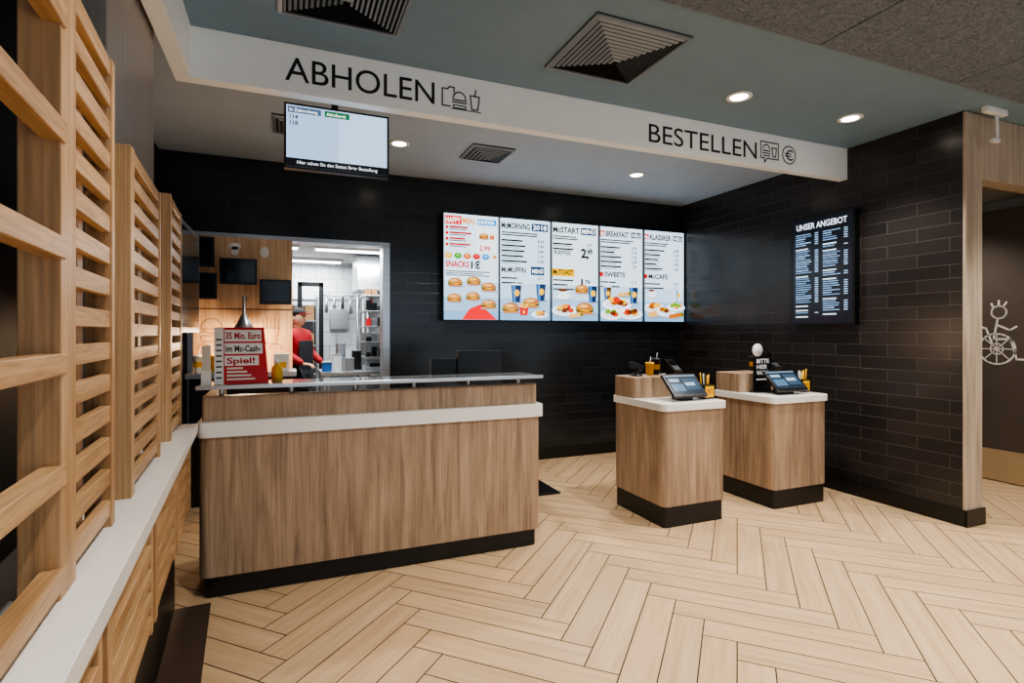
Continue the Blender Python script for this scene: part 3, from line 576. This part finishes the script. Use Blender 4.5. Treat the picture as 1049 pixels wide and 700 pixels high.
# ------------------------------------------------------------ kitchen worker
def skin(name,vs,es,rad,mat,parent,sub=2):
    me=bpy.data.meshes.new(name); me.from_pydata(vs,es,[]); ob=bpy.data.objects.new(name,me); C.collection.objects.link(ob)
    md=ob.modifiers.new('skin','SKIN'); 
    for i,d in enumerate(me.skin_vertices[0].data): d.radius=rad[i] if isinstance(rad[i],tuple) else (rad[i],rad[i]); d.use_root=(i==0)
    md.use_smooth_shade=True
    s=ob.modifiers.new('sub','SUBSURF'); s.levels=sub; s.render_levels=sub
    me.materials.append(MATS[mat]); ob.parent=parent; return ob
def worker(x,y,rz):
    e=bpy.data.objects.new('kitchen_worker',None); C.collection.objects.link(e)
    vs=[(0,0,.95),(0,0,1.1),(0,.01,1.25),(0,.01,1.38),(0,.01,1.46),(.17,.01,1.38),(.22,-.02,1.14),(.18,-.22,1.02),(-.17,.01,1.38),(-.22,-.02,1.14),(-.18,-.22,1.02)]
    es=[(0,1),(1,2),(2,3),(3,4),(3,5),(5,6),(6,7),(3,8),(8,9),(9,10)]
    skin('shirt',vs,es,[(.15,.11),(.14,.1),(.16,.11),(.13,.09),(.06,.06),(.07,.07),(.055,.055),(.042,.042),(.07,.07),(.055,.055),(.042,.042)],'uniform_red',e)
    vs=[(0,0,.95),(.09,0,.9),(.1,-.01,.5),(.1,.02,.1),(-.09,0,.9),(-.1,-.01,.5),(-.1,.02,.1)]
    skin('trousers',vs,[(0,1),(1,2),(2,3),(0,4),(4,5),(5,6)],[(.15,.11),.095,.065,.055,.095,.065,.055],'trousers',e)
    b=B('head'); b.ball((0,-.01,1.58),.1,'skin',(.78,.95,1.15),20); b.ball((0,-.105,1.575),.016,'skin',(.8,1,1.4)); b.ball((.078,0,1.575),.02,'skin',(.4,.8,1.3)); b.ball((-.078,0,1.575),.02,'skin',(.4,.8,1.3))
    for sx in (-1,1): b.ball((sx*.03,-.092,1.6),.011,'white_plastic'); b.ball((sx*.03,-.1,1.6),.005,'black_plastic')
    b.ball((0,-.092,1.53),.02,'uniform_red',(1,.3,.25)); b.tube((0,.01,1.44),(0,0,1.52),.05,'skin')
    b.ball((0,.012,1.6),.103,'hair_brown',(.8,.92,1.1)); 
    b.lathe([(.088,0),(.09,.03),(.075,.065),(.02,.085)],0,-.005,1.625,'uniform_black'); b.box(-.06,.06,-.16,-.07,1.628,1.638,'uniform_red'); b.done(parent=e)
    b=B('apron'); b.box(-.13,.13,-.135,-.12,.7,1.3,'uniform_black'); b.done(.01,parent=e)
    for sx in (-1,1):
        px,py,pz=sx*.18,-.22,1.02; h=[(px,py,pz),(px-sx*.01,py-.05,pz-.005),(px-sx*.015,py-.09,pz-.01)]; ed=[(0,1),(1,2)]; rd=[(.024,.02),(.03,.017),(.03,.014)]
        skin('hand_palm',h,ed,rd,'skin',e)
        for i,(dx,L) in enumerate(((-.027,.065),(-.009,.075),(.009,.07),(.026,.055))):
            q=(px-sx*.015+dx,py-.085,pz-.01); skin('finger_%d'%(i+1),[q,(q[0],q[1]-L*.5,q[2]-.005),(q[0],q[1]-L*.8,q[2]-.025),(q[0],q[1]-L*.9,q[2]-.045)],[(0,1),(1,2),(2,3)],[.0085,.008,.0075,.006],'skin',e,1)
        q=(px-sx*.03,py-.04,pz); skin('thumb',[q,(q[0]-sx*.025,q[1]-.025,q[2]-.005),(q[0]-sx*.03,q[1]-.055,q[2]-.015)],[(0,1),(1,2)],[.011,.009,.007],'skin',e,1)
        b=B('shoe'); b.ball((sx*.1,-.04,.045),.05,'black_plastic',(.9,2.3,.9)); b.done(parent=e)
    e.location=(x,y,0); e.rotation_euler=(0,0,rz)
worker(.13,7.3,math.radians(50))

# ------------------------------------------------------------ corridor door with line drawing
b=B('door_1'); b.box(6.17,6.227,2.2,4.4,.3,2.55,'brown_door'); b.box(6.165,6.227,2.2,4.4,.01,.3,'tan_metal'); b.box(6.15,6.227,2.1,4.5,2.55,2.62,'grey_metal')
c0=Canvas(b,(6.169,0,0),(0,-1,0),(0,0,1),'printed'); Wc='#f0eae0'; k=.016
class Sc:
    def __init__(s,c,cx,cy,f): s.c=c;s.cx=cx;s.cy=cy;s.f=f
    def line(s,p,w,col): s.c.line([(s.cx+(x-s.cx)*s.f,s.cy+(y-s.cy)*s.f) for x,y in p],w,col)
    def ring(s,x,y,r,w,col,n=24): s.c.ring(s.cx+(x-s.cx)*s.f,s.cy+(y-s.cy)*s.f,r*s.f,w,col,n=n)
X=-2.98; c=Sc(c0,X,1.22,.84)
c.ring(X,1.25,.17,k,Wc); c.ring(X,1.25,.06,k*.8,Wc,n=12)
for a in range(0,360,45): c.line([(X,1.25),(X+.16*math.cos(math.radians(a)),1.25+.16*math.sin(math.radians(a)))],.008,Wc)
c.ring(X+.02,1.66,.07,k,Wc,n=16); c.line([(X+.01,1.59),(X-.03,1.36),(X+.13,1.36),(X+.18,1.14),(X+.24,1.14)],k,Wc); c.line([(X,1.52),(X+.12,1.46),(X+.18,1.5)],k,Wc); c.line([(X-.16,1.5),(X-.1,1.48),(X-.04,1.3)],k,Wc); c.line([(X-.03,1.71),(X-.05,1.76)],k,Wc); c.line([(X+.02,1.73),(X+.02,1.79)],k,Wc);c.line([(X+.06,1.72),(X+.09,1.77)],k,Wc)
c.ring(X-.5,1.62,.07,k,Wc,n=16); c.line([(X-.5,1.55),(X-.5,1.25),(X-.6,1.0)],k,Wc); c.line([(X-.5,1.25),(X-.4,1.0)],k,Wc); c.line([(X-.5,1.45),(X-.3,1.5)],k,Wc)
b.done()
b=B('ceiling_hook'); b.box(4.55,4.8,2.25,2.29,2.96,3.0,'white_plastic'); b.tube((4.7,2.27,2.96),(4.7,2.27,2.78),.012,'white_plastic'); b.box(4.64,4.72,2.255,2.285,2.76,2.785,'white_plastic'); b.done(.003)
b=B('floor_mat'); b.box(1.72,2.2,4.2,5.0,0,.012,'black_plinth'); b.done(.004)

# ------------------------------------------------------------ world + camera
w=bpy.data.worlds.new('world'); C.scene.world=w; w.use_nodes=True; bg=w.node_tree.nodes['Background']; bg.inputs[0].default_value=(.66,.82,1,1); bg.inputs[1].default_value=1.1
try: C.scene.view_settings.look='AgX - Medium High Contrast'
except Exception as ex: print('look',ex)
cam=bpy.data.cameras.new('camera'); cam.sensor_width=36; cam.lens=557.3/1049*36; cam.shift_y=-9.3/1049; cam.clip_start=.05
co=bpy.data.objects.new('camera',cam); co.location=(0,0,1.4); co.rotation_euler=(math.pi/2,0,-.393); C.collection.objects.link(co); C.scene.camera=co
